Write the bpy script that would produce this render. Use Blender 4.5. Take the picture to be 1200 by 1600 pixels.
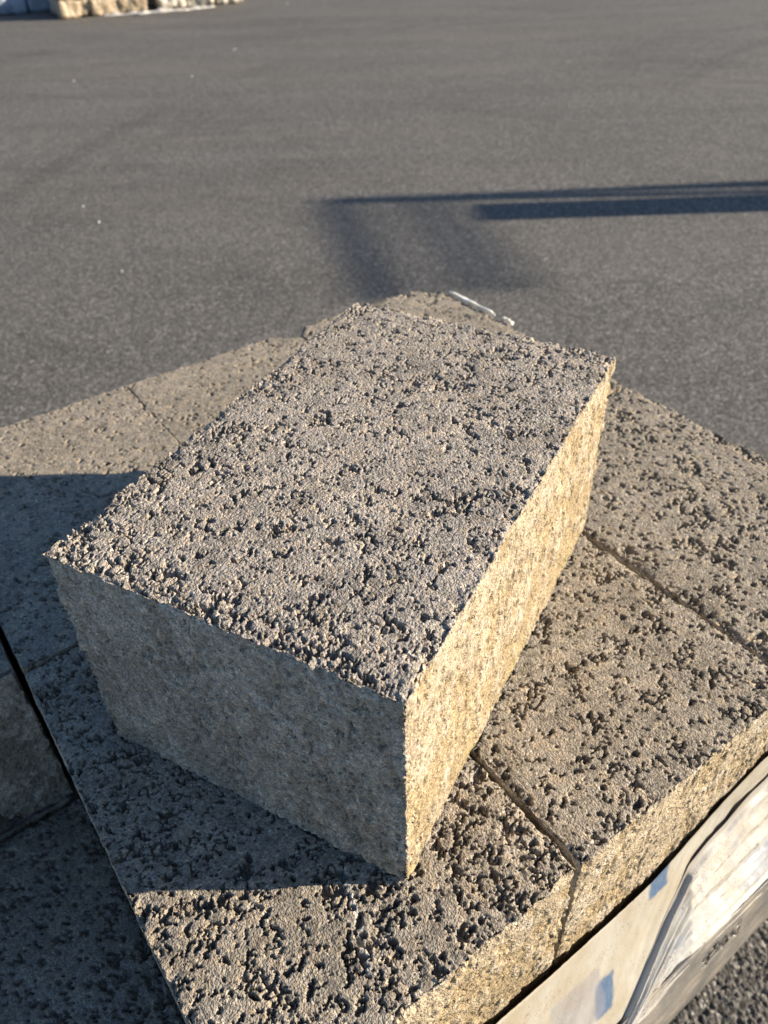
import bpy, bmesh, math, random
import numpy as np
from mathutils import Matrix, Vector

S = bpy.context.scene
for o in list(bpy.data.objects):
    bpy.data.objects.remove(o)
rng = np.random.RandomState(7)
random.seed(7)
UNIT = 0.238                     # height of one block in metres
SUN_EL = math.radians(20.5)

# ------------------------------------------------------------------ camera
cam = bpy.data.cameras.new('camera')
co = bpy.data.objects.new('camera', cam)
S.collection.objects.link(co)
cam.sensor_fit = 'VERTICAL'
cam.sensor_height = 36.0
cam.sensor_width = 27.0
cam.lens = 1228.6 / 1600 * 36
cam.clip_start = 0.02
cam.clip_end = 900
pit, rol = 0.69101, -0.032967
fwd = Vector((0, math.cos(pit), -math.sin(pit)))
rgt = Vector((1, 0, 0))
upv = Vector((0, math.sin(pit), math.cos(pit)))
r2 = math.cos(rol) * rgt + math.sin(rol) * upv
u2 = -math.sin(rol) * rgt + math.cos(rol) * upv
rot = Matrix((r2, u2, -fwd)).transposed()
co.matrix_world = Matrix.Translation(Vector((-0.04015, -1.25424, 1.69883 + 4.6)) * UNIT) @ rot.to_4x4()
cam.dof.use_dof = True
cam.dof.focus_distance = 0.60
cam.dof.aperture_fstop = 8.5
S.camera = co

# ------------------------------------------------------------------ light
W = bpy.data.worlds.new('World')
S.world = W
W.use_nodes = True
wn = W.node_tree
bg = wn.nodes['Background']
sky = wn.nodes.new('ShaderNodeTexSky')
sky.sky_type = 'NISHITA'
sky.sun_disc = False
sky.sun_elevation = SUN_EL
sky.sun_rotation = math.radians(90)
sky.air_density = 1.0
sky.dust_density = 0.6
sky.ozone_density = 4.0
wn.links.new(sky.outputs[0], bg.inputs[0])
bg.inputs[1].default_value = 0.068
sun = bpy.data.lights.new('sun', 'SUN')
sun.energy = 5.0
sun.angle = math.radians(0.53)
sun.color = (1.0, 0.87, 0.69)
so = bpy.data.objects.new('sun', sun)
S.collection.objects.link(so)
sd = Vector((-math.cos(SUN_EL), 0.0, -math.sin(SUN_EL)))       # light travels towards -X
so.rotation_euler = sd.to_track_quat('-Z', 'Y').to_euler()
so.location = (6, 0, 4)

S.view_settings.view_transform = 'Standard'
S.view_settings.look = 'None'
S.view_settings.gamma = 1
S.view_settings.exposure = 1.14
S.render.engine = 'CYCLES'
S.cycles.max_bounces = 6

# ------------------------------------------------------------------ helpers
def link(o, parent=None):
    S.collection.objects.link(o)
    if parent:
        o.parent = parent
    return o

def tag(o, label=None, cat=None, group=None, kind=None):
    for k, v in (('label', label), ('category', cat), ('group', group), ('kind', kind)):
        if v:
            o[k] = v
    return o

def empty(name, loc, rz=0.0):
    o = bpy.data.objects.new(name, None)
    o.empty_display_size = 0.1
    o.location = loc
    o.rotation_euler = (0, 0, rz)
    return link(o)

def mesh_np(name, V, F, mat, parent=None, attrs=None, smooth=True):
    me = bpy.data.meshes.new(name)
    V = np.asarray(V, np.float32)
    F = np.asarray(F, np.int32)
    k = F.shape[1]
    me.vertices.add(len(V))
    me.vertices.foreach_set('co', V.ravel())
    me.loops.add(F.size)
    me.loops.foreach_set('vertex_index', F.ravel())
    me.polygons.add(len(F))
    me.polygons.foreach_set('loop_start', np.arange(0, F.size, k, dtype=np.int32))
    me.update(calc_edges=True)
    if smooth:
        me.polygons.foreach_set('use_smooth', np.ones(len(F), bool))
    for an, av in (attrs or {}).items():
        a = me.attributes.new(an, 'FLOAT', 'POINT')
        a.data.foreach_set('value', np.asarray(av, np.float32))
    me.materials.append(mat)
    o = bpy.data.objects.new(name, me)
    return link(o, parent)

TAB = np.random.RandomState(3).rand(64, 64, 64, 3).astype(np.float32).reshape(-1, 3)
def _idx(c):
    c = c & 63
    return (c[:, 0] * 64 + c[:, 1]) * 64 + c[:, 2]

def voronoi(P, s, seed):
    """F1, F2 (in cell units) and a random number of the nearest cell."""
    Q = (P / s + seed * np.array([7.3, 13.1, 5.7])).astype(np.float32)
    b = np.floor(Q).astype(np.int32)
    fr = Q - b
    n = len(P)
    f1 = np.full(n, 9, np.float32); f2 = np.full(n, 9, np.float32); cid = np.zeros(n, np.float32)
    for dx in (-1, 0, 1):
        for dy in (-1, 0, 1):
            for dz in (-1, 0, 1):
                o = np.array([dx, dy, dz], np.int32)
                J = TAB[_idx(b + o)]
                D = J * 0.9 + 0.05 + o.astype(np.float32) - fr
                d = np.einsum('ij,ij->i', D, D)
                m = d < f1
                f2 = np.where(m, f1, np.minimum(f2, d))
                f1 = np.where(m, d, f1)
                cid = np.where(m, (J[:, 0] * 7.13 + J[:, 1] * 3.7 + J[:, 2] * 5.9) % 1.0, cid)
    return np.sqrt(f1), np.sqrt(f2), cid

NR = np.array(Matrix.Rotation(0.7, 3, Vector((0.4, 0.5, 0.77))))
def vnoise(P, s, seed):
    """smooth value noise 0..1"""
    Q = ((P @ NR) / s + seed * np.array([3.3, 9.1, 4.7])).astype(np.float32)
    b = np.floor(Q).astype(np.int32)
    f = Q - b
    f = f * f * (3 - 2 * f)
    out = np.zeros(len(P), np.float32)
    for dx in (0, 1):
        for dy in (0, 1):
            for dz in (0, 1):
                w = (f[:, 0] if dx else 1 - f[:, 0]) * (f[:, 1] if dy else 1 - f[:, 1]) * (f[:, 2] if dz else 1 - f[:, 2])
                out += w * TAB[_idx(b + np.array([dx, dy, dz], np.int32)), 0]
    return out

def sst(a, b, x):
    t = np.clip((x - a) / (b - a), 0, 1)
    return t * t * (3 - 2 * t)

# ------------------------------------------------------------------ materials
def new_mat(name):
    m = bpy.data.materials.new(name)
    m.use_nodes = True
    nt = m.node_tree
    return m, nt, nt.nodes['Principled BSDF']

class NB:
    """small node helper"""
    def __init__(s, nt): s.nt = nt
    def n(s, t, **kw):
        nd = s.nt.nodes.new(t)
        for k, v in kw.items():
            setattr(nd, k, v)
        return nd
    def l(s, a, b): s.nt.links.new(a, b)
    def noise(s, vec, scale, detail=3, rough=0.6):
        nd = s.n('ShaderNodeTexNoise'); s.l(vec, nd.inputs['Vector'])
        nd.inputs['Scale'].default_value = scale; nd.inputs['Detail'].default_value = detail
        nd.inputs['Roughness'].default_value = rough
        return nd.outputs['Fac']
    def vor(s, vec, scale, feat='F1', out='Distance'):
        nd = s.n('ShaderNodeTexVoronoi'); nd.feature = feat; s.l(vec, nd.inputs['Vector'])
        nd.inputs['Scale'].default_value = scale
        return nd.outputs[out]
    def ramp(s, fac, stops, interp='LINEAR'):
        nd = s.n('ShaderNodeValToRGB'); s.l(fac, nd.inputs[0])
        cr = nd.color_ramp; cr.interpolation = interp
        while len(cr.elements) < len(stops): cr.elements.new(0.5)
        for e, (p, c) in zip(cr.elements, stops):
            e.position = p
            e.color = (c, c, c, 1) if isinstance(c, (int, float)) else tuple(c) + (1,)
        return nd.outputs[0]
    def mix(s, fac, a, b, mode='MIX'):
        nd = s.n('ShaderNodeMix'); nd.data_type = 'RGBA'; nd.blend_type = mode
        for i, v in ((0, fac), (6, a), (7, b)):
            if isinstance(v, (int, float)): nd.inputs[i].default_value = v
            elif isinstance(v, tuple): nd.inputs[i].default_value = tuple(v) + (1,)
            else: s.l(v, nd.inputs[i])
        return nd.outputs[2]
    def math(s, op, a, b=None):
        nd = s.n('ShaderNodeMath'); nd.operation = op
        for i, v in ((0, a), (1, b)):
            if v is None: continue
            if isinstance(v, (int, float)): nd.inputs[i].default_value = v
            else: s.l(v, nd.inputs[i])
        return nd.outputs[0]
    def bump(s, h, strength, dist, prev=None):
        nd = s.n('ShaderNodeBump'); s.l(h, nd.inputs['Height'])
        nd.inputs['Strength'].default_value = strength; nd.inputs['Distance'].default_value = dist
        if prev: s.l(prev, nd.inputs['Normal'])
        return nd.outputs[0]
    def coord(s, kind='Object', scale=None):
        tc = s.n('ShaderNodeTexCoord').outputs[kind]
        if scale is None: return tc
        mp = s.n('ShaderNodeMapping'); s.l(tc, mp.inputs[0]); mp.inputs['Scale'].default_value = scale
        return mp.outputs[0]
    def attr(s, name):
        nd = s.n('ShaderNodeAttribute'); nd.attribute_name = name
        return nd.outputs['Fac']

def concrete(name, top_a, top_b, side_a, side_b, paste=(0.51, 0.455, 0.375), tan_a=(0.27, 0.205, 0.118), tan_b=(0.39, 0.31, 0.195), streak=None, moss=False):
    m, nt, P = new_mat(name)
    b = NB(nt)
    oc = b.coord('Object')
    grain = b.attr('grain')
    side = b.attr('side')
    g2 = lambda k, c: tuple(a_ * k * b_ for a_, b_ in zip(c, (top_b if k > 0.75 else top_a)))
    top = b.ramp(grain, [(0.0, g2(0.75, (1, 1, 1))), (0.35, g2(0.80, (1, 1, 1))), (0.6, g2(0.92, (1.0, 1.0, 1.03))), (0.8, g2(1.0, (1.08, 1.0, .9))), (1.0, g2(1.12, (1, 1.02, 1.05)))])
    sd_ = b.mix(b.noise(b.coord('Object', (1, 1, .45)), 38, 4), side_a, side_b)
    sd_ = b.mix(b.math('MULTIPLY', b.attr('paste'), 0.8), sd_, paste)
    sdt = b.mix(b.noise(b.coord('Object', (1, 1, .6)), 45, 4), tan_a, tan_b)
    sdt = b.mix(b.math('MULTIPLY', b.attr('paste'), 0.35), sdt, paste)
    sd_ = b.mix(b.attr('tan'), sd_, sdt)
    sd_ = b.mix(1.0, sd_, b.ramp(b.noise(b.coord('Object', (1, 1, .7)), 170, 4, 0.7), [(0.32, 0.68), (0.5, 1.0), (0.68, 1.18)]), 'MULTIPLY')
    scuff = b.ramp(b.noise(b.coord('Object', (1.6, 0.6, 1.0)), 42, 4, 0.65), [(0.56, 0.0), (0.64, 0.5)])
    sd_ = b.mix(b.math('MULTIPLY', scuff, b.attr('paste')), sd_, (0.60, 0.565, 0.50))
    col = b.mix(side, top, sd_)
    # broad patchiness
    pat = b.ramp(b.noise(oc, 14, 3), [(0.3, 0.82), (0.7, 1.12)])
    col = b.mix(1.0, col, pat, 'MULTIPLY')
    # sand grains, light and dark minerals
    vc = b.n('ShaderNodeSeparateColor'); b.l(b.vor(oc, 640, 'F1', 'Color'), vc.inputs[0])
    sp = b.ramp(vc.outputs[0], [(0.0, 0.42), (0.3, 0.82), (0.75, 1.12), (1.0, 1.75)])
    col = b.mix(0.65, col, sp, 'MULTIPLY')
    v2 = b.n('ShaderNodeSeparateColor'); b.l(b.vor(oc, 330, 'F1', 'Color'), v2.inputs[0])
    sp2 = b.ramp(v2.outputs[1], [(0.0, (0.78, 0.76, 0.80)), (0.5, (1, 1, 1)), (0.93, (1.1, 1.08, 1.02)), (1.0, (1.5, 1.48, 1.42))])
    col = b.mix(0.8, col, sp2, 'MULTIPLY')
    # tan and violet tints
    col = b.mix(b.ramp(b.noise(oc, 60, 2), [(0.52, 0.0), (0.7, 0.30)]), col, (0.34, 0.26, 0.17))
    if moss:
        sx = b.n('ShaderNodeSeparateXYZ'); b.l(oc, sx.inputs[0])
        low = b.ramp(sx.outputs[2], [(0.0, 1.0), (0.045, 0.0)])
        pn = b.ramp(b.noise(oc, 22, 3), [(0.48, 0.0), (0.66, 0.5)])
        col = b.mix(b.math('MULTIPLY', b.math('MULTIPLY', low, pn), side), col, (0.34, 0.29, 0.12))
    if streak:
        # a thin whitish lime run, given as a segment (x0,y0,x1,y1) on the top in object space
        x0, y0, x1, y1 = streak
        sx = b.n('ShaderNodeSeparateXYZ'); b.l(oc, sx.inputs[0])
        L = math.hypot(x1 - x0, y1 - y0); dx, dy = (x1 - x0) / L, (y1 - y0) / L
        px = b.math('SUBTRACT', sx.outputs[0], x0); py = b.math('SUBTRACT', sx.outputs[1], y0)
        along = b.math('ADD', b.math('MULTIPLY', px, dx), b.math('MULTIPLY', py, dy))
        off = b.math('SUBTRACT', b.math('MULTIPLY', px, -dy), b.math('MULTIPLY', py, -dx))
        off = b.math('ADD', off, b.math('MULTIPLY', b.math('SUBTRACT', b.noise(oc, 60, 2), 0.5), 0.008))
        wd = b.ramp(b.math('ABSOLUTE', off), [(0.0, 1.0), (0.0022, 0.0)])
        al = b.math('MULTIPLY', b.math('GREATER_THAN', along, 0.0), b.math('LESS_THAN', along, L))
        msk = b.math('MULTIPLY', b.math('MULTIPLY', wd, al), b.ramp(b.noise(oc, 240, 2), [(0.35, 0.15), (0.6, 0.75)]))
        col = b.mix(msk, col, (0.62, 0.60, 0.56))
    b.l(col, P.inputs['Base Color'])
    P.inputs['Roughness'].default_value = 0.95
    P.inputs['Specular IOR Level'].default_value = 0.2
    nb = b.bump(b.vor(oc, 520, 'SMOOTH_F1'), 1.0, -0.0010)
    nb = b.bump(b.vor(oc, 900, 'SMOOTH_F1'), 1.0, -0.0007, nb)
    nb = b.bump(b.noise(oc, 320, 4, 0.75), 0.8, 0.0008, nb)
    b.l(nb, P.inputs['Normal'])
    return m

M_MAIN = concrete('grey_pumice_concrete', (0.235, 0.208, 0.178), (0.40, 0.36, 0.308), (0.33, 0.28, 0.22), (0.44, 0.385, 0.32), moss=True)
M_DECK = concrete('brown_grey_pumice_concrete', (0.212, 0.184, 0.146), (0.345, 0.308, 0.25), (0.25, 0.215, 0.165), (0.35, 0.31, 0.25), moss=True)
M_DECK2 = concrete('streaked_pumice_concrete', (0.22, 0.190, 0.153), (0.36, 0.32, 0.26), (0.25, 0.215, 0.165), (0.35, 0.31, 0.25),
                   streak=(-0.13, 0.00, -0.21, 0.03), moss=True)

def simple(name, col, rough=0.8, spec=0.3, nz=None, bump=None):
    m, nt, P = new_mat(name)
    b = NB(nt)
    P.inputs['Roughness'].default_value = rough
    P.inputs['Specular IOR Level'].default_value = spec
    oc = b.coord('Object')
    if nz:
        c2, sc = nz
        b.l(b.mix(b.noise(oc, sc, 4), col, c2), P.inputs['Base Color'])
    else:
        P.inputs['Base Color'].default_value = tuple(col) + (1,)
    if bump:
        b.l(b.bump(b.noise(oc, bump[0], 4), 0.7, bump[1]), P.inputs['Normal'])
    return m

# asphalt
def asphalt():
    m, nt, P = new_mat('worn_asphalt')
    b = NB(nt)
    oc = b.coord('Object')
    sc = b.n('ShaderNodeSeparateColor'); b.l(b.vor(oc, 175, 'F1', 'Color'), sc.inputs[0])
    c = b.ramp(sc.outputs[0], [(0.0, (0.042, 0.041, 0.040)), (0.5, (0.102, 0.097, 0.089)), (0.85, (0.170, 0.160, 0.145)), (1.0, (0.38, 0.355, 0.32))])
    s2 = b.n('ShaderNodeSeparateColor'); b.l(b.vor(oc, 90, 'F1', 'Color'), s2.inputs[0])
    c = b.mix(0.6, c, b.ramp(s2.outputs[1], [(0.0, 0.65), (0.6, 1.0), (1.0, 1.5)]), 'MULTIPLY')
    big = b.ramp(b.noise(b.coord('Object', (0.5, 1.6, 1)), 1.1, 5, 0.6), [(0.3, 0.86), (0.7, 1.12)])
    c = b.mix(1.0, c, big, 'MULTIPLY')
    dust = b.ramp(b.noise(b.coord('Object', (0.25, 0.9, 1)), 0.9, 4), [(0.5, 0.0), (0.75, 0.35)])
    c = b.mix(dust, c, (0.19, 0.168, 0.135))
    # dark tyre sweeps
    tyre = b.ramp(b.noise(b.coord('Object', (0.12, 1.9, 1)), 2.0, 3), [(0.28, 0.88), (0.42, 1.0)])
    c = b.mix(1.0, c, tyre, 'MULTIPLY')
    # wide turning marks of trucks: bands round two far centres, broken up
    sx = b.n('ShaderNodeSeparateXYZ'); b.l(oc, sx.inputs[0])
    for x0, y0, sc_, sd_ in ((-7.0, -6.0, 3.2, 0.90), (9.0, 3.0, 2.6, 0.92)):
        dx = b.math('SUBTRACT', sx.outputs[0], x0); dy = b.math('SUBTRACT', sx.outputs[1], y0)
        rr = b.math('SQRT', b.math('ADD', b.math('MULTIPLY', dx, dx), b.math('MULTIPLY', dy, dy)))
        cv = b.n('ShaderNodeCombineXYZ'); b.l(rr, cv.inputs[0])
        b.l(b.math('MULTIPLY', sx.outputs[0], 0.06), cv.inputs[1])
        band = b.ramp(b.noise(cv.outputs[0], sc_, 3, 0.65), [(0.30, sd_ * 0.86), (0.44, 1.0), (0.62, 1.0), (0.72, 1.08)])
        c = b.mix(b.ramp(b.noise(oc, 0.45, 2), [(0.40, 0.0), (0.6, 1.0)]), c, b.mix(1.0, c, band, 'MULTIPLY'))
    b.l(c, P.inputs['Base Color'])
    P.inputs['Roughness'].default_value = 0.82
    P.inputs['Specular IOR Level'].default_value = 0.35
    nb = b.bump(b.vor(oc, 175, 'SMOOTH_F1'), 0.9, -0.003)
    nb = b.bump(b.noise(oc, 420, 3), 0.6, 0.0012, nb)
    nb = b.bump(b.noise(oc, 9, 3), 0.5, 0.008, nb)
    b.l(nb, P.inputs['Normal'])
    return m
M_ASPH = asphalt()

# ------------------------------------------------------------------ ground
def axis_lines(lo, hi, step, far):
    a = list(np.arange(lo, hi, step))
    d = step
    x = lo
    left = []
    while x > -far:
        d *= 1.35; x -= d; left.append(x)
    d = step; x = a[-1]; right = []
    while x < far:
        d *= 1.35; x += d; right.append(x)
    return np.array(left[::-1] + a + right)
gx = axis_lines(0.40, 1.05, 0.0024, 400)
gy = axis_lines(-0.15, 0.55, 0.0024, 400)
GX, GY = np.meshgrid(gx, gy, indexing='ij')
gp = np.stack([GX.ravel(), GY.ravel(), np.zeros(GX.size)], 1)
fx = np.clip(np.minimum(gp[:, 0] - 0.40, 1.05 - gp[:, 0]) / 0.05, 0, 1) * np.clip(np.minimum(gp[:, 1] + 0.15, 0.55 - gp[:, 1]) / 0.05, 0, 1)
near = fx > 0
pn = gp[near]
f1, f2, cid = voronoi(pn, 0.0095, 4)
g1, g2, gid = voronoi(pn, 0.005, 9)
gz = (0.0036 * np.sqrt(np.clip(1 - (f1 / 0.75) ** 2, 0, 1)) * (0.35 + cid) + 0.0014 * np.sqrt(np.clip(1 - (g1 / 0.75) ** 2, 0, 1)))
gp[near, 2] = (gz - 0.004) * fx[near]
nx, ny = len(gx), len(gy)
I = np.arange(nx * ny).reshape(nx, ny)
GF = np.stack([I[:-1, :-1].ravel(), I[1:, :-1].ravel(), I[1:, 1:].ravel(), I[:-1, 1:].ravel()], 1)
ground = mesh_np('ground', gp, GF, M_ASPH)
tag(ground, kind='structure')

# ------------------------------------------------------------------ concrete blocks
def block_faces(dims, res, r=0.0022):
    """the five or six rounded faces of a block; res = spacing for (top, +x, -x, +y, -y)"""
    hx, hy, hz = dims[0] / 2, dims[1] / 2, dims[2] / 2
    h = np.array([hx, hy, hz])
    out = []
    spec = [(2, 1, res[0]), (0, 1, res[1]), (0, -1, res[2]), (1, 1, res[3]), (1, -1, res[4]), (2, -1, 0.02)]
    for ax, sg, s in spec:
        a, b_ = [(1, 2), (2, 0), (0, 1)][ax]
        na = max(2, int(round(2 * h[a] / s)) + 1); nb = max(2, int(round(2 * h[b_] / s)) + 1)
        A, B = np.meshgrid(np.linspace(-h[a], h[a], na), np.linspace(-h[b_], h[b_], nb), indexing='ij')
        P = np.zeros((A.size, 3))
        P[:, a] = A.ravel(); P[:, b_] = B.ravel(); P[:, ax] = sg * h[ax]
        I = np.arange(A.size).reshape(na, nb)
        F = np.stack([I[:-1, :-1].ravel(), I[1:, :-1].ravel(), I[1:, 1:].ravel(), I[:-1, 1:].ravel()], 1)
        if sg < 0: F = F[:, ::-1]
        Q = np.clip(P, -(h - r), h - r)
        N = P - Q
        N /= np.linalg.norm(N, axis=1)[:, None]
        out.append((Q + r * N, N, F))
    V = np.concatenate([o[0] for o in out]); N = np.concatenate([o[1] for o in out])
    off = 0; Fs = []
    for o in out:
        Fs.append(o[2] + off); off += len(o[0])
    return V, N, np.concatenate(Fs)

def make_block(dims, res, mat, seed, open_=0.5, open_fn=None, chips=(), tan=(-1, 0), edge=1.0, name='concrete_block', side_rough=0.55, hole=0.10):
    V, N, F = block_faces(dims, res)
    h = np.array(dims) / 2
    Pw = V + seed * np.array([0.91, 0.37, 0.53])
    # domain warp so that the grains are not regular
    wz = np.stack([vnoise(Pw, 0.006, k) for k in (1, 2, 3)], 1) - 0.5
    wy = np.stack([vnoise(Pw, 0.0026, k) for k in (4, 5, 6)], 1) - 0.5
    Pv = Pw + wz * 0.0045 + wy * 0.0020
    up = sst(0.3, 0.8, N[:, 2])                       # 1 on the top
    # how open-textured: 0 smooth and filled, 1 loose grains
    om = vnoise(Pw, 0.035, 11) * 0.6 + vnoise(Pw, 0.013, 12) * 0.4
    op = open_ + (om - 0.5) * 1.4
    if open_fn is not None:
        op = op + open_fn(V)
    ed = np.sort(h - np.abs(V), axis=1)[:, 1]         # distance to the nearest edge
    op = op + 0.40 * edge * np.exp(-ed / 0.008)
    op = np.clip(op, 0, 1.2)
    op = np.where(up > 0.5, op, op * side_rough)
    o1 = np.clip(op, 0, 1)
    a1 = vnoise(Pw, 0.0075, 51); a2 = vnoise(Pw, 0.0038, 52); a3 = vnoise(Pw, 0.0019, 53)
    Ps = Pw * (np.array([1, 1, 1.0]))
    Pst = Pw * np.array([1, 1, 0.6])
    # clump-sized voids and small pits, both with steep walls
    fb = (0.50 * a1 + 0.32 * a2 + 0.18 * a3 - 0.5) / 0.125
    fs = (0.55 * vnoise(Pw, 0.0042, 73) + 0.45 * vnoise(Pw, 0.0021, 74) - 0.5) / 0.15
    st = (0.55 * vnoise(Pst, 0.0036, 71) + 0.45 * vnoise(Pst, 0.0019, 72) - 0.5) / 0.15
    f1, f2, cid = voronoi(Pv, 0.0092, seed)
    m1, m2, mid = voronoi(Pv, 0.0046, seed + 31)
    s1, s2, sid = voronoi(Pw + wy * 0.0012, 0.0021, seed + 57)
    jag = (sid - 0.5)
    fb = fb + 0.55 * jag
    fs = fs + 0.35 * jag
    brk = vnoise(Pw, 0.011, 54) + 0.35 * (vnoise(Pw, 0.004, 56) - 0.5)
    # cracks between clumps: only some stay open
    wid = 0.15 * sst(0.74 - 0.34 * o1, 0.94 - 0.28 * o1, brk)
    crev = sst(wid, wid * 0.35 - 0.01, f2 - f1 + 0.07 * jag) * (wid > 0.015)
    wid2 = 0.15 * sst(0.84 - 0.30 * o1, 1.02 - 0.28 * o1, vnoise(Pw, 0.007, 55))
    crev2 = sst(wid2, wid2 * 0.3 - 0.01, m2 - m1) * (wid2 > 0.02)
    t = -1.85 + 0.62 * o1 + (hole - 0.10) * 5
    void = sst(t + 0.05, t - 0.20, fb)
    t2 = -1.85 + 0.35 * o1 + (hole - 0.10) * 3
    pit = sst(t2 + 0.08, t2 - 0.25, fs)
    dt = np.maximum(np.maximum(0.0100 * void, 0.0068 * crev), np.maximum(0.0042 * pit, 0.0034 * crev2))
    dt = dt * (0.75 + 0.5 * a2)
    dt += (0.0016 * (cid - 0.3) + 0.0010 * np.clip(f1, 0, 1) ** 2) * sst(0.55, 1.1, op) * (1 - void)
    ts = -1.12 - 0.9 * (vnoise(Pst, 0.024, 63) - 0.4) - 0.25 * V[:, 2] / h[2]
    dsd = 0.0038 * sst(ts + 0.1, ts - 0.35, st) + 0.0026 * sst(-1.35, -1.65, fb) * (a2 + 0.4)
    sm = sst(0.42, 0.60, 0.55 * vnoise(Pst, 0.020, 61) + 0.45 * vnoise(Pst, 0.006, 62) + 0.13 * (V[:, 2] / h[2]))
    dsd += 0.0009 * (1 - sm) + 0.0010 * (1 - sm) * a3 + 0.0006 * (1 - sm) * a2
    d = up * dt + (1 - up) * dsd
    d += 0.00030 * (1 - sst(0.0, 0.45, s2 - s1)) + 0.0006 * (sid < 0.10) * (1 - sst(0.4, 0.7, s1)) + 0.00025 * m1 ** 2
    d += 0.0010 * (vnoise(Pw, 0.05, 21) - 0.5) + 0.0006 * (vnoise(Pw, 0.018, 22) - 0.3)
    # slightly uneven arrises
    d += edge * 0.0045 * np.exp(-ed / 0.007) * (0.4 + 0.6 * (V[:, 2] > 0)) * sst(0.42, 0.66, 0.7 * vnoise(Pw, 0.012, 23) + 0.3 * a2) + 0.0012 * np.exp(-ed / 0.004) * fs * 0.4
    V2 = V - N * d[:, None]
    for cx, cy, cz, cr in chips:                      # broken corners: flatten what lies in a ball
        c = np.array([cx, cy, cz])
        D = V2 - c
        L = np.linalg.norm(D, axis=1)
        cr2 = cr * (0.75 + 0.5 * vnoise(Pw, 0.012, 41))
        msk = L < cr2
        inward = -np.sign(c) * 1.0
        inward = inward / np.linalg.norm(inward)
        push = np.where(msk, (cr2 - L), 0)
        V2 = V2 + push[:, None] * inward * 0.9
    V2[:, 2] += h[2]
    grain = np.clip(0.55 * cid + 0.30 * mid + 0.25 * sid - 0.05, 0, 1)
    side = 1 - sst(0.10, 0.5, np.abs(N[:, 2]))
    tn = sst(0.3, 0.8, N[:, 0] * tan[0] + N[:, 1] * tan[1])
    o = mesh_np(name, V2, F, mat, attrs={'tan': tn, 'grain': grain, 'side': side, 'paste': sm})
    return o

UA = math.radians(34.7)
U = np.array([math.cos(UA), math.sin(UA)]); Wv = np.array([-math.sin(UA), math.cos(UA)])
def grid(u, w):                                        # stack coordinates (block heights) to metres
    p = (u * U + w * Wv) * UNIT
    return float(p[0]), float(p[1])
Z0 = 4.6 * UNIT
DECK = Z0 - UNIT
RW = UA + math.pi / 2                                  # local x along w, local y along -u
HB = UNIT - 0.0015

# main block on top; local x runs along its length away from the camera
YAW = 1.0655
Lm, Wm = 2.0911 * UNIT, 1.3237 * UNIT
ax = np.array([math.cos(YAW), math.sin(YAW)]); bx = np.array([-math.sin(YAW), math.cos(YAW)])
cm = ax * Lm / 2 + bx * Wm / 2
def main_open(V):
    x = V[:, 0] + Lm / 2
    y = V[:, 1] + Wm / 2
    return 0.03 + 0.75 * np.exp(-x / 0.045) + 0.25 * np.exp(-(Wm - y) / 0.03) - 0.16 * np.exp(-((x - 0.26) ** 2 + (y - 0.10) ** 2) / 0.008) - 0.1
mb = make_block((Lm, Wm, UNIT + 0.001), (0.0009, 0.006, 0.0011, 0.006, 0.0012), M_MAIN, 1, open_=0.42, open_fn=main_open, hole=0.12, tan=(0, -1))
mb.location = (cm[0], cm[1], DECK); mb.rotation_euler = (0, 0, YAW)
tag(mb, 'large loose grey lightweight concrete block lying askew on top of the stack', 'concrete block')

BW, BL = 1.32 * UNIT - 0.003, 2.08 * UNIT - 0.003
def deck(u0, u1, w0, w1, ztop, res, mat, seed, label, dz=0, da=0, group='concrete blocks of the top layer', **kw):
    dims = ((w1 - w0) * UNIT - 0.0025, (u1 - u0) * UNIT - 0.0018, HB)
    o = make_block(dims, res, mat, seed, **kw)
    x, y = grid((u0 + u1) / 2, (w0 + w1) / 2)
    o.location = (x, y, ztop - HB - 0.0005 + dz)
    o.rotation_euler = (0, 0, RW + math.radians(da))
    tag(o, label, 'concrete block', group)
    return o
U0, U1, U2, U3 = -0.80, 0.52, 1.835, 3.15
R0, R1, R2 = -0.31, 1.77, 3.86
c = 0.006
hx, hy, hz = (R1 - R0) * UNIT / 2, (U1 - U0) * UNIT / 2, HB / 2
deck(U0, U1, R0, R1, DECK, (0.0012, c, 0.0014, 0.004, 0.004), M_DECK2, 2,
     'near front-left block of the stack, half in shadow, under the loose block', open_=0.38,
     open_fn=lambda V: 0.35 * sst(-0.02, -0.22, V[:, 0]), hole=0.13)
deck(U1 + 0.002, U2, R0, R1, DECK, (0.00125, c, 0.0014, 0.004, 0.004), M_DECK, 3,
     'sunlit block of the stack right of the loose block, above the blue-printed film', open_=0.42, da=0.15, hole=0.11, edge=0.8, dz=-0.001)
deck(U2, U3, R0, R1, DECK, (0.0017, c, 0.0018, 0.004, 0.004), M_DECK, 4,
     'rightmost block of the stack, cut by the right edge of the photo', open_=0.42, da=-0.2, hole=0.12, edge=1.3)
deck(U0, U1, R1, R2, DECK, (0.0019, c, 0.004, 0.004, 0.0025), M_DECK, 5,
     'smooth far left block of the stack with a shadow edge across its top', open_=0.12, da=0.1, hole=0.07, edge=0.3)
deck(U1 - 0.012, U2, R1, R2, DECK, (0.0018, 0.003, c, c, c), M_DECK, 6,
     'smooth sunlit block in the far row behind the long left edge of the loose block', open_=0.12, dz=-0.0006, hole=0.06, edge=0.3,
     chips=[((R2 - R1) * UNIT / 2, -hy, hz, 0.034)])
deck(U2, U3, R1, R2, DECK, (0.0018, 0.003, c, c, 0.003), M_DECK, 7,
     'farthest corner block of the stack with a white film scrap on its edge', open_=0.2, hole=0.08,
     chips=[((R2 - R1) * UNIT / 2, hy, hz, 0.024), ((R2 - R1) * UNIT / 2, -hy, hz, 0.045)])
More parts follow.
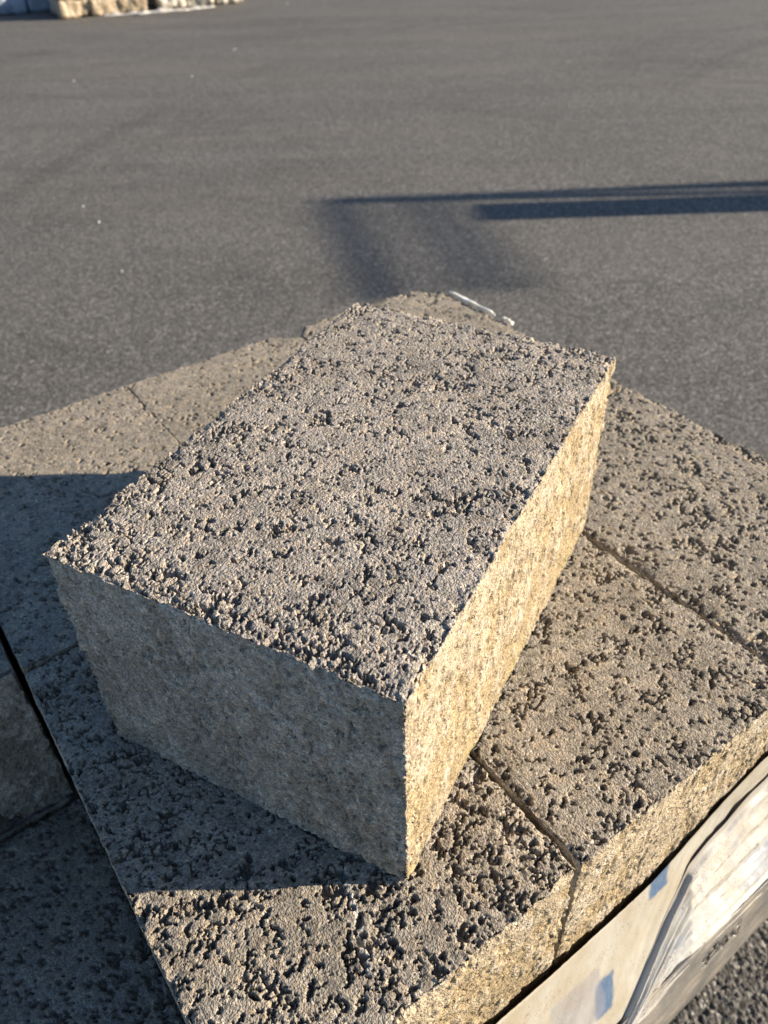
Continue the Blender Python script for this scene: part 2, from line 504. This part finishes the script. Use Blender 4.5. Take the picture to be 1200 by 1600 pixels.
deck(-1.17, -0.815, R1 + 0.01, R2, DECK, (0.003, c, 0.0016, c, c), M_DECK, 8,
     'narrow block face in deep shade at the left, beside the empty gap of the stack', open_=0.4, dz=-0.001, tan=(0, 0),
     chips=[(-hx, 0.036, -hz, 0.016)])
deck(-2.12, -1.19, R1 - 0.04, R2, DECK, (0.004, c, 0.0022, c, c), M_DECK, 9,
     'shaded block at the far left edge of the photo, only its rounded lower corner showing', open_=0.4, tan=(0, 0),
     chips=[(-hx, -0.11, -hz, 0.02)])
# second layer: one block open to view in the gap, the others inside the wrapped stack
deck(-2.12, U0, R0, R1, DECK - UNIT, (0.0022, 0.004, 0.004, 0.004, 0.004), M_DECK, 10,
     'dark lower block deep in shadow at the bottom left, one layer down', open_=0.5, hole=0.1,
     group='concrete blocks of the lower layers')
proto = None
for layer in (1, 2):
    for ui in range(4):
        for wi in range(2):
            if layer == 1 and ui == 0 and wi == 0:
                continue
            us = [-2.12, U0, U1, U2, U3]; ws = [R0, R1, R2]
            if proto is None:
                proto = make_block((BL - 0.002, BW - 0.002, HB), (0.006,) * 5, M_DECK, 12, open_=0.4)
                o = proto
            else:
                o = proto.copy(); link(o)
            x, y = grid((us[ui] + us[ui + 1]) / 2, (ws[wi] + ws[wi + 1]) / 2)
            o.location = (x, y, DECK - UNIT * (layer + 1) + 0.0005)
            o.rotation_euler = (0, 0, RW + (math.pi if (ui + wi + layer) % 2 else 0))
            tag(o, 'grey concrete block inside the film-wrapped lower part of the stack', 'concrete block', 'concrete blocks of the lower layers')

# ------------------------------------------------------------------ pallet
def box_mesh(name, sx, sy, sz, bev=0.002):
    bm = bmesh.new()
    bmesh.ops.create_cube(bm, size=1)
    bmesh.ops.scale(bm, vec=(sx, sy, sz), verts=bm.verts)
    bmesh.ops.translate(bm, vec=(0, 0, sz / 2), verts=bm.verts)
    if bev:
        bmesh.ops.bevel(bm, geom=bm.edges[:], offset=bev, segments=1, affect='EDGES')
    me = bpy.data.meshes.new(name); bm.to_mesh(me); bm.free()
    return me
M_WOOD = simple('weathered_pallet_wood', (0.26, 0.19, 0.12), 0.85, 0.2, ((0.42, 0.33, 0.22), 9), (60, 0.002))
def child(name, me, mat, parent, loc, rz=0.0):
    if not me.materials: me.materials.append(mat)
    o = bpy.data.objects.new(name, me)
    o.location = loc; o.rotation_euler = (0, 0, rz)
    return link(o, parent)
def pallet(loc, rz, lx, ly, label, group='wooden pallets'):
    t = empty('pallet', loc, rz)
    tag(t, label, 'pallet', group)
    brd = box_mesh('board', 0.10, ly, 0.022)
    n = int(lx / 0.15)
    for i in range(n):
        child('board', brd, M_WOOD, t, (-lx / 2 + 0.05 + i * (lx - 0.1) / (n - 1), 0, 0.1205))
    st = box_mesh('bearer', lx, 0.09, 0.022)
    blk = box_mesh('spacer', 0.12, 0.09, 0.074)
    bt = box_mesh('skid', lx, 0.1, 0.022)
    for y in (-ly / 2 + 0.06, 0, ly / 2 - 0.06):
        child('bearer', st, M_WOOD, t, (0, y, 0.0975))
        child('skid', bt, M_WOOD, t, (0, y, 0))
        for x in (-lx / 2 + 0.07, 0, lx / 2 - 0.07):
            child('spacer', blk, M_WOOD, t, (x, y, 0.0225))
    return t
px_, py_ = grid((-2.12 + U3) / 2, (R0 + R2) / 2)
pallet((px_, py_, 0), RW, 4.17 * UNIT, 5.27 * UNIT, 'wooden pallet under the stack of concrete blocks')

# ------------------------------------------------------------------ shrink film on the front side of the stack
def film_mat(name, base, dirt, blue=True, print_or_shade=(0.25, 0.25, 0.28), rough=0.35):
    m, nt, P = new_mat(name)
    b = NB(nt)
    oc = b.coord('Object')
    c = b.mix(b.ramp(b.noise(oc, 16, 4), [(0.40, 0.0), (0.66, 0.9)]), base, dirt)
    c = b.mix(b.ramp(b.noise(oc, 230, 3), [(0.66, 0.0), (0.72, 0.8)]), c, (0.20, 0.14, 0.07))
    c = b.mix(b.math('MULTIPLY', b.ramp(b.noise(oc, 480, 3), [(0.58, 0.0), (0.64, 0.8)]), b.ramp(b.noise(oc, 24, 3), [(0.50, 0.0), (0.62, 1.0)])), c, (0.16, 0.11, 0.06))
    if blue:
        ink = b.attr('ink')
        c = b.mix(b.math('MULTIPLY', ink, b.ramp(b.noise(b.coord('Object', (60, 60, 6)), 6, 3), [(0.25, 0.75), (0.7, 1.0)])), c, (0.06, 0.125, 0.235))
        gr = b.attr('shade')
        c = b.mix(gr, c, print_or_shade)  # grey print on the plain film, painted pleat shade on the folds
    b.l(c, P.inputs['Base Color'])
    P.inputs['Roughness'].default_value = rough
    P.inputs['Specular IOR Level'].default_value = 0.5
    P.inputs['Coat Weight'].default_value = 0.25
    P.inputs['Coat Roughness'].default_value = 0.25
    nb = b.bump(b.noise(b.coord('Object', (1, 1, 0.25)), 90, 3), 0.35, 0.0015)
    nb = b.bump(b.noise(oc, 500, 2), 0.25, 0.0005, nb)
    b.l(nb, P.inputs['Normal'])
    return m
M_FILM = film_mat('milky_shrink_film', (0.44, 0.415, 0.355), (0.36, 0.30, 0.205))
M_FOLD = film_mat('white_bunched_film', (0.50, 0.49, 0.46), (0.42, 0.38, 0.31), print_or_shade=(0.20, 0.165, 0.135))
M_HEM = film_mat('clear_dirty_film', (0.17, 0.165, 0.155), (0.34, 0.30, 0.25), rough=0.18)

wrap = empty('shrink_film', (*grid(0.6, R0), DECK - 2 * UNIT), UA)   # local x = u, local y = w
tag(wrap, 'crumpled white shrink film with blue print hanging on the front side of the stack', 'plastic film')

def sheet(name, fn, nu, nt_, mat, thick=0.0006, inkfn=None, shfn=None, cut=None):
    a, t = np.meshgrid(np.linspace(0, 1, nu), np.linspace(0, 1, nt_), indexing='ij')
    a, t = a.ravel(), t.ravel()
    P = fn(a, t)                                           # (u, w, z) in block heights relative to top of main block
    V = np.stack([(P[0] - 0.6) * UNIT, (P[1] - R0) * UNIT, (P[2] + 3.0) * UNIT], 1)
    I = np.arange(nu * nt_).reshape(nu, nt_)
    F = np.stack([I[:-1, :-1].ravel(), I[:-1, 1:].ravel(), I[1:, 1:].ravel(), I[1:, :-1].ravel()], 1)
    ink = inkfn(P[0], P[1], P[2], a, t) if inkfn else np.zeros(len(a))
    sh = shfn(P[0], P[1], P[2], a, t) if shfn else np.zeros(len(a))
    if cut is not None:
        F = F[~cut(P[0], P[2], t)[F[:, 0]]]
    o = mesh_np(name, V, F, mat, parent=wrap, attrs={'ink': ink, 'shade': sh})
    md = o.modifiers.new('thickness', 'SOLIDIFY'); md.thickness = thick; md.offset = 0
    return o
def n1(x, y, s, seed):
    return vnoise(np.stack([x, y, 0 * x], 1), s, seed) - 0.5

def zb(u):                                               # lower limit of the plain film, where the folds begin
    return np.where(u < 1.35, -1.90 + (np.maximum(u, 0.2) - 1.35) * 1.25, -1.90 + 0.24 * (np.minimum(u, 2.2) - 1.35))
def wb(u):                                               # how far it stands out there
    return 0 * u - 0.40
def bulge(z):
    return -0.317 - 0.245 * sst(-1.62, -2.85, z)
def ztop(u):
    return -1.80 + 0.27 * sst(1.0, 1.9, u) + 0.03 * n1(u, 0 * u, 0.3, 2)

def upper(a, t):
    u = -2.1 + 5.3 * a
    z0 = ztop(u)
    z = z0 + (np.minimum(zb(u) - 0.12, z0 - 0.1) - z0) * t
    w = bulge(z)
    w -= (0.035 * n1(u * 0.8 - z * 0.5, z * 0.25, 0.25, 3) + 0.014 * n1(u - z * 0.6, z * 0.2, 0.06, 5)) * sst(0, 0.3, t)
    w -= 0.0022 * n1(u - z * 0.5, z * 0.1, 0.02, 6)
    return u, np.minimum(w, -0.3135), z
def ink_up(u, w, z, a, t):
    q = u - 0.10 * (z + 2)                               # print panels run down the film
    out = np.zeros(len(u))
    for c0, wd, za, zbm in ((0.78, 0.055, -2.36, -2.14), (1.12, 0.06, -1.90, -1.70), (0.36, 0.05, -2.52, -2.30), (2.6, 0.2, -2.2, -1.9), (-0.6, 0.2, -2.2, -1.9)):
        e = 0.016 * n1(u * 1, z * 1, 0.05, 8) + 0.012 * n1(u, z * 0.2, 0.008, 18)
        m = sst(wd + 0.008, wd - 0.008, np.abs(q - c0) + e) * sst(za - 0.01, za + 0.01, z + e) * sst(zbm + 0.01, zbm - 0.01, z + e)
        out = np.maximum(out, m)
    return out
def shade_up(u, w, z, a, t):                            # greyer printed square beside the blue one
    e = 0.012 * n1(u, z, 0.05, 8)
    return 0.5 * sst(0.16, 0.14, np.abs(u - 0.60) + e) * sst(-2.36, -2.33, z) * sst(-2.02, -2.06, z)
sheet('plain_film', upper, 480, 60, M_FILM, inkfn=ink_up, shfn=shade_up)

def ridge(x, y, s, seed):
    return 1 - np.abs(2 * n1(x, y, s, seed)) * 2
def crease(u, z, t):
    """sawtooth pleats fanning out from the upper edge of the bunched film: a steep narrow side and a long flat one"""
    ph = 9.0 * t + 1.5 * n1(t, 0 * t, 0.16, 61) + 0.8 * n1(u * 0.30, t * 0.6, 0.25, 62)
    f = ph - np.floor(ph)
    saw = np.where(f < 0.24, f / 0.24, (1 - f) / 0.76)
    ph2 = 15 * t + 1.6 * n1(u * 0.35, t, 0.15, 64)
    g = ph2 - np.floor(ph2)
    return saw, np.where(g < 0.3, g / 0.3, (1 - g) / 0.7) * sst(-0.05, 0.2, n1(u * 0.3, t, 0.2, 65)), f
def folds(a, t):
    u = -2.1 + 5.3 * a
    zt = zb(u) + 0.03 * n1(u, 0 * u, 0.12, 4)
    z = zt + (-2.66 - 0.10 * n1(u, 0 * u, 0.5, 2) - zt) * t
    w = bulge(z) - 0.004 - 0.016 * sst(0, 0.08, t)
    saw = crease(u, z, t)[0]
    f2_ = crease(u, z, t)[1]
    am = 0.45 + 0.9 * (n1(u * 0.35, t, 0.30, 63) + 0.5)
    r = 0.036 * saw * am * (1 - 0.15 * t) + 0.012 * f2_
    cr = 0.020 * n1(u * 0.7, t * 0.8, 0.28, 15) + 0.004 * n1(u, t, 0.03, 66)
    w = w - (r + cr) * (0.1 + 0.9 * sst(0.0, 0.12, t)) * (1 - 0.3 * sst(0.8, 1, t)) + 0.02
    w -= 0.006 * sst(0.0, 0.03, t)
    return u, np.minimum(w, bulge(z) - 0.004), z
def shade_f(u, w, z, a, t):  # pleat shade painted into the colour: lines, dashes, start band; tan patch besides
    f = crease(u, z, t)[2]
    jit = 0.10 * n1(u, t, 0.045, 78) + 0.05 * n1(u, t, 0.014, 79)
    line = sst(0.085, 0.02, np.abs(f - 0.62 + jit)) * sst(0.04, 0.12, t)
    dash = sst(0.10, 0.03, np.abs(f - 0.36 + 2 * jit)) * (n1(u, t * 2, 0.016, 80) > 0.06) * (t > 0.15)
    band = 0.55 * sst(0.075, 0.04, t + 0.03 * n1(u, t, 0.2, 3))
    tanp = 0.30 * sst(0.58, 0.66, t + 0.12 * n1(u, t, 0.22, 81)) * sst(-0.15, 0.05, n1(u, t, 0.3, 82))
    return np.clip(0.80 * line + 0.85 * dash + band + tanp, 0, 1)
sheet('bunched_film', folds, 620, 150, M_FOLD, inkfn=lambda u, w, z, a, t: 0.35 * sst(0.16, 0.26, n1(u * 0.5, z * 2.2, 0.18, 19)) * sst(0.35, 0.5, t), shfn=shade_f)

def hem(a, t):
    u = -2.1 + 5.3 * a
    z = -2.50 - 1.1 * t + 0.04 * n1(u, 0 * u, 0.2, 4)
    w = -0.555 - 0.045 * np.sin(t * 3) - 0.04 * n1(u * 0.5, t, 0.3, 6) - 0.008 * n1(u * 0.4, t * 3, 0.06, 7)
    return u, w, z
sheet('loose_hem', hem, 420, 46, M_HEM, cut=lambda u, z, t: (np.abs(u - 1.62 + 0.25 * n1(u, z, 0.03, 92)) < 0.10) & (np.abs(z + 2.72 + 0.12 * n1(u, z, 0.05, 93)) < 0.06))

# white scrap of film caught on the far right edge of the stack
M_SCRAP = simple('white_film_scrap', (0.80, 0.79, 0.74), 0.4, 0.4)
def scrap(cu, w0, w1, zt, hgt, label, seed):
    nA, nB = 60, 10
    a, t = np.meshgrid(np.linspace(0, 1, nA), np.linspace(0, 1, nB), indexing='ij')
    a, t = a.ravel(), t.ravel()
    w = w0 + (w1 - w0) * a
    prof = np.clip(np.minimum(a, 1 - a) * 9, 0.15, 1)
    ang = t * 2.2 - 0.4 + 1.2 * n1(a, t * 0, 0.3, seed)
    u = cu + 0.03 * np.cos(ang) * prof + 0.02 * n1(a, t, 0.15, seed + 1)
    z = zt + hgt * (np.sin(ang) - 0.55) * prof * (0.8 + 0.8 * n1(a, 0 * a, 0.2, seed + 2))
    cxy = np.array(grid(cu, (w0 + w1) / 2))
    xy = np.outer(u, U) + np.outer(w, Wv)
    V = np.concatenate([xy * UNIT - cxy, ((z + 1) * UNIT)[:, None]], 1)
    I = np.arange(nA * nB).reshape(nA, nB)
    F = np.stack([I[:-1, :-1].ravel(), I[:-1, 1:].ravel(), I[1:, 1:].ravel(), I[1:, :-1].ravel()], 1)
    o = mesh_np('film_scrap', V, F, M_SCRAP)
    o.location = (cxy[0], cxy[1], DECK)
    md = o.modifiers.new('thickness', 'SOLIDIFY'); md.thickness = 0.0008
    tag(o, label, 'plastic scrap')
scrap(3.17, 3.62, 3.07, -1.0, 0.045, 'long white twist of film caught on the far right edge of the stack', 3)
scrap(3.17, 3.00, 2.88, -1.0, 0.05, 'short white film tip next to the longer film twist on the far edge', 8)

# ------------------------------------------------------------------ glints on the asphalt, put in as small white chips
M_GLINT = simple('white_glint', (0.8, 0.8, 0.77), 0.25, 0.6)  # white colour stands in for the glints
chips = [(-2.757, 7.933), (-1.696, 4.382), (-1.531, 4.104), (-1.241, 3.402), (1.864, 8.065), (-1.428, 9.276), (-1.125, 12.719), (-1.662, 7.959)]
cl = ['near the left edge, high up', 'left of the bar shadow', 'lower one of the close pair', 'nearest to the stack', 'upper right of the yard',
      'above the middle left', 'near the top edge of the photo', 'level with the upper left one']
proto = None
for (x, y), l in zip(chips, cl):
    if proto is None:
        bm = bmesh.new(); bmesh.ops.create_icosphere(bm, subdivisions=1, radius=0.006)
        for v in bm.verts: v.co *= random.uniform(0.7, 1.25); v.co.z *= 0.6
        me = bpy.data.meshes.new('glint_chip'); bm.to_mesh(me); bm.free(); me.materials.append(M_GLINT)
        proto = bpy.data.objects.new('glint_chip', me); o = link(proto)
    else:
        o = proto.copy(); link(o)
    s = 1.0 + 0.10 * y
    o.location = (x, y, 0.003 * s); o.scale = (s, s, s); o.rotation_euler = (0, 0, random.uniform(0, 6))
    tag(o, 'tiny white chip standing in for a glint on the grey asphalt, ' + l, 'stone chip', 'glint chips on the asphalt')

# ------------------------------------------------------------------ wrapped goods at the far edge of the yard
M_SACK = simple('cream_sack', (0.46, 0.38, 0.27), 0.45, 0.5, ((0.30, 0.22, 0.13), 7), (16, 0.03))
M_SACK2 = simple('pale_plastic_sack', (0.50, 0.46, 0.39), 0.3, 0.6, ((0.42, 0.36, 0.28), 5), (14, 0.03))
M_BLUE = simple('blue_grey_film', (0.10, 0.15, 0.22), 0.3, 0.6, ((0.42, 0.47, 0.54), 6), (12, 0.04))
M_CLEAR = simple('dusty_clear_film', (0.62, 0.60, 0.56), 0.25, 0.6, ((0.45, 0.42, 0.36), 4), (10, 0.02))
def sack_mesh(lx, ly, lz, seed):
    n = 14
    V, N, F = block_faces((lx, ly, lz), (0.02,) * 5, r=min(lz * 0.3, 0.04))
    k = vnoise(V + seed, 0.09, seed) - 0.5
    k2 = vnoise(V + seed, 0.035, seed + 5) - 0.5
    V = V + N * (k * 0.035 + k2 * 0.025)[:, None]
    V[:, 2] += lz / 2
    return V, F
def goods(loc, rz, rows, label, mats, lz=0.2, film=True, seed=1):
    k = 0
    for L in range(rows):
        for i in range(3):
            for j in range(2):
                V, F = sack_mesh(0.39, 0.39, lz, seed + k)
                o = mesh_np('sack', V, F, mats[(k * 7 + L) % len(mats)])
                lx, ly = -0.4 + 0.4 * i, -0.2 + 0.4 * j
                o.location = (loc[0] + lx * math.cos(rz) - ly * math.sin(rz), loc[1] + lx * math.sin(rz) + ly * math.cos(rz), 0.002 + L * (lz + 0.004))
                o.rotation_euler = (0, 0, rz + random.uniform(-0.16, 0.16))
                tag(o, '%s stone-filled sack, %s, %s column' % (['bottom', 'second', 'top'][min(L, 2)], label[0], ['left', 'middle', 'right'][i] + (' front' if j == 0 else ' rear')), 'sack', label[1])
                k += 1
RZ = math.atan2(1.0, 2.2)
goods((-3.68, 12.50, 0), RZ, 2, ('cream stack at the top left of the photo', 'sacks at the far edge of the yard'), [M_SACK, M_SACK2], seed=3)
goods((-2.48, 13.07, 0), RZ, 2, ('second stack beside the cream one', 'sacks at the far edge of the yard'), [M_SACK2, M_SACK], seed=33)
goods((-5.05, 12.9, 0), RZ, 2, ('blue wrapped stack in the top left corner', 'blue sacks in the top left corner'), [M_BLUE], seed=63)

def ground_film(pts, wd, name, label, seed):
    n = 90; m = 12
    a, t = np.meshgrid(np.linspace(0, 1, n), np.linspace(-1, 1, m), indexing='ij')
    a, t = a.ravel(), t.ravel()
    p0, p1 = np.array(pts[0]), np.array(pts[1])
    d = (p1 - p0) / np.linalg.norm(p1 - p0); nn = np.array([-d[1], d[0]])
    c0 = (p0 + p1) / 2
    w = wd * (0.7 + n1(a, 0 * a, 0.12, seed)) * np.clip(np.minimum(a, 1 - a) * 6, 0.1, 1)
    xy = p0 - c0 + np.outer(a, p1 - p0) + np.outer(t * w + 0.12 * n1(a, 0 * a, 0.2, seed + 3), nn)
    z = 0.012 + 0.05 * np.abs(n1(a * 6, t, 0.3, seed + 1)) * (1 - t * t) * 2
    V = np.concatenate([xy, z[:, None]], 1)
    I = np.arange(n * m).reshape(n, m)
    F = np.stack([I[:-1, :-1].ravel(), I[:-1, 1:].ravel(), I[1:, 1:].ravel(), I[1:, :-1].ravel()], 1)[:, ::-1]
    o = mesh_np(name, V, F, M_CLEAR)
    o.location = (c0[0], c0[1], 0)
    md = o.modifiers.new('thickness', 'SOLIDIFY'); md.thickness = 0.001
    tag(o, label, 'plastic film')
ground_film(((-3.5, 11.98), (-2.1, 12.5)), 0.09, 'film_sheet', 'crumpled pale film lying on the asphalt before the cream sacks', 5)

# ------------------------------------------------------------------ unseen stand-ins added to cast the shadows across the yard
T = math.tan(SUN_EL)
M_STEEL = simple('galvanised_steel', (0.42, 0.43, 0.44), 0.45, 0.5, ((0.3, 0.3, 0.3), 12))
M_CONC = simple('smooth_concrete', (0.36, 0.35, 0.32), 0.9, 0.2, ((0.26, 0.25, 0.23), 8), (40, 0.002))
def prism(name, sx, sy, sz, mat, parent, loc, rot=(0, 0, 0), bev=0.004):
    o = child(name, box_mesh(name, sx, sy, sz, bev), mat, parent, loc)
    o.rotation_euler = rot
    return o
pil = empty('shadow_post', (5.8, 4.07, 0))  # added stand-in, sized for the thick bar shadow
tag(pil, 'wide concrete stand-in post, added unseen right of the yard to cast the thick bar shadow', 'post')
hp_ = (5.8 - 0.62) * T
prism('shaft', 0.16, 0.27, hp_ - 0.03, M_CONC, pil, (0, 0, 0.03), bev=0.01)
prism('foot', 0.34, 0.40, 0.03, M_CONC, pil, (0, 0, 0))
fr = empty('shadow_frame', (9.6, 4.33, 0))  # added stand-in, shaped for the twin line shadow
tag(fr, 'narrow two-legged steel stand-in frame, added unseen right of the yard to cast the twin line shadow', 'frame')
hf = 9.90 * T
for s in (-1, 1):
    prism('leg', 0.05, 0.07, hf, M_STEEL, fr, (0, s * 0.32, 0.0), (s * math.atan2(0.32, hf), 0, 0))
prism('crosspiece', 0.05, 0.12, 0.04, M_STEEL, fr, (0, 0, hf - 0.05))
ms = empty('shadow_mast', (13.0, 4.36, 0))  # added stand-in, its arm and slats shaped for the soft shadow
tag(ms, 'tall steel stand-in mast with a slatted side arm, added unseen right of the yard to cast the wide soft shadow', 'mast')
hm = 13.29 * T
prism('pole', 0.07, 0.07, hm, M_STEEL, ms, (0, 0, 0))
prism('arm', 0.06, 1.4, 0.06, M_STEEL, ms, (0, -0.68, hm - 0.10), (0.07, 0, 0))
for k in range(4):
    prism('slat', 0.02, 1.25, 0.02, M_STEEL, ms, (0.05, -0.70, hm - 0.18 - 0.045 * k), (0.07, 0, 0))
prism('foot', 0.4, 0.4, 0.05, M_CONC, ms, (0, 0, -0.001))
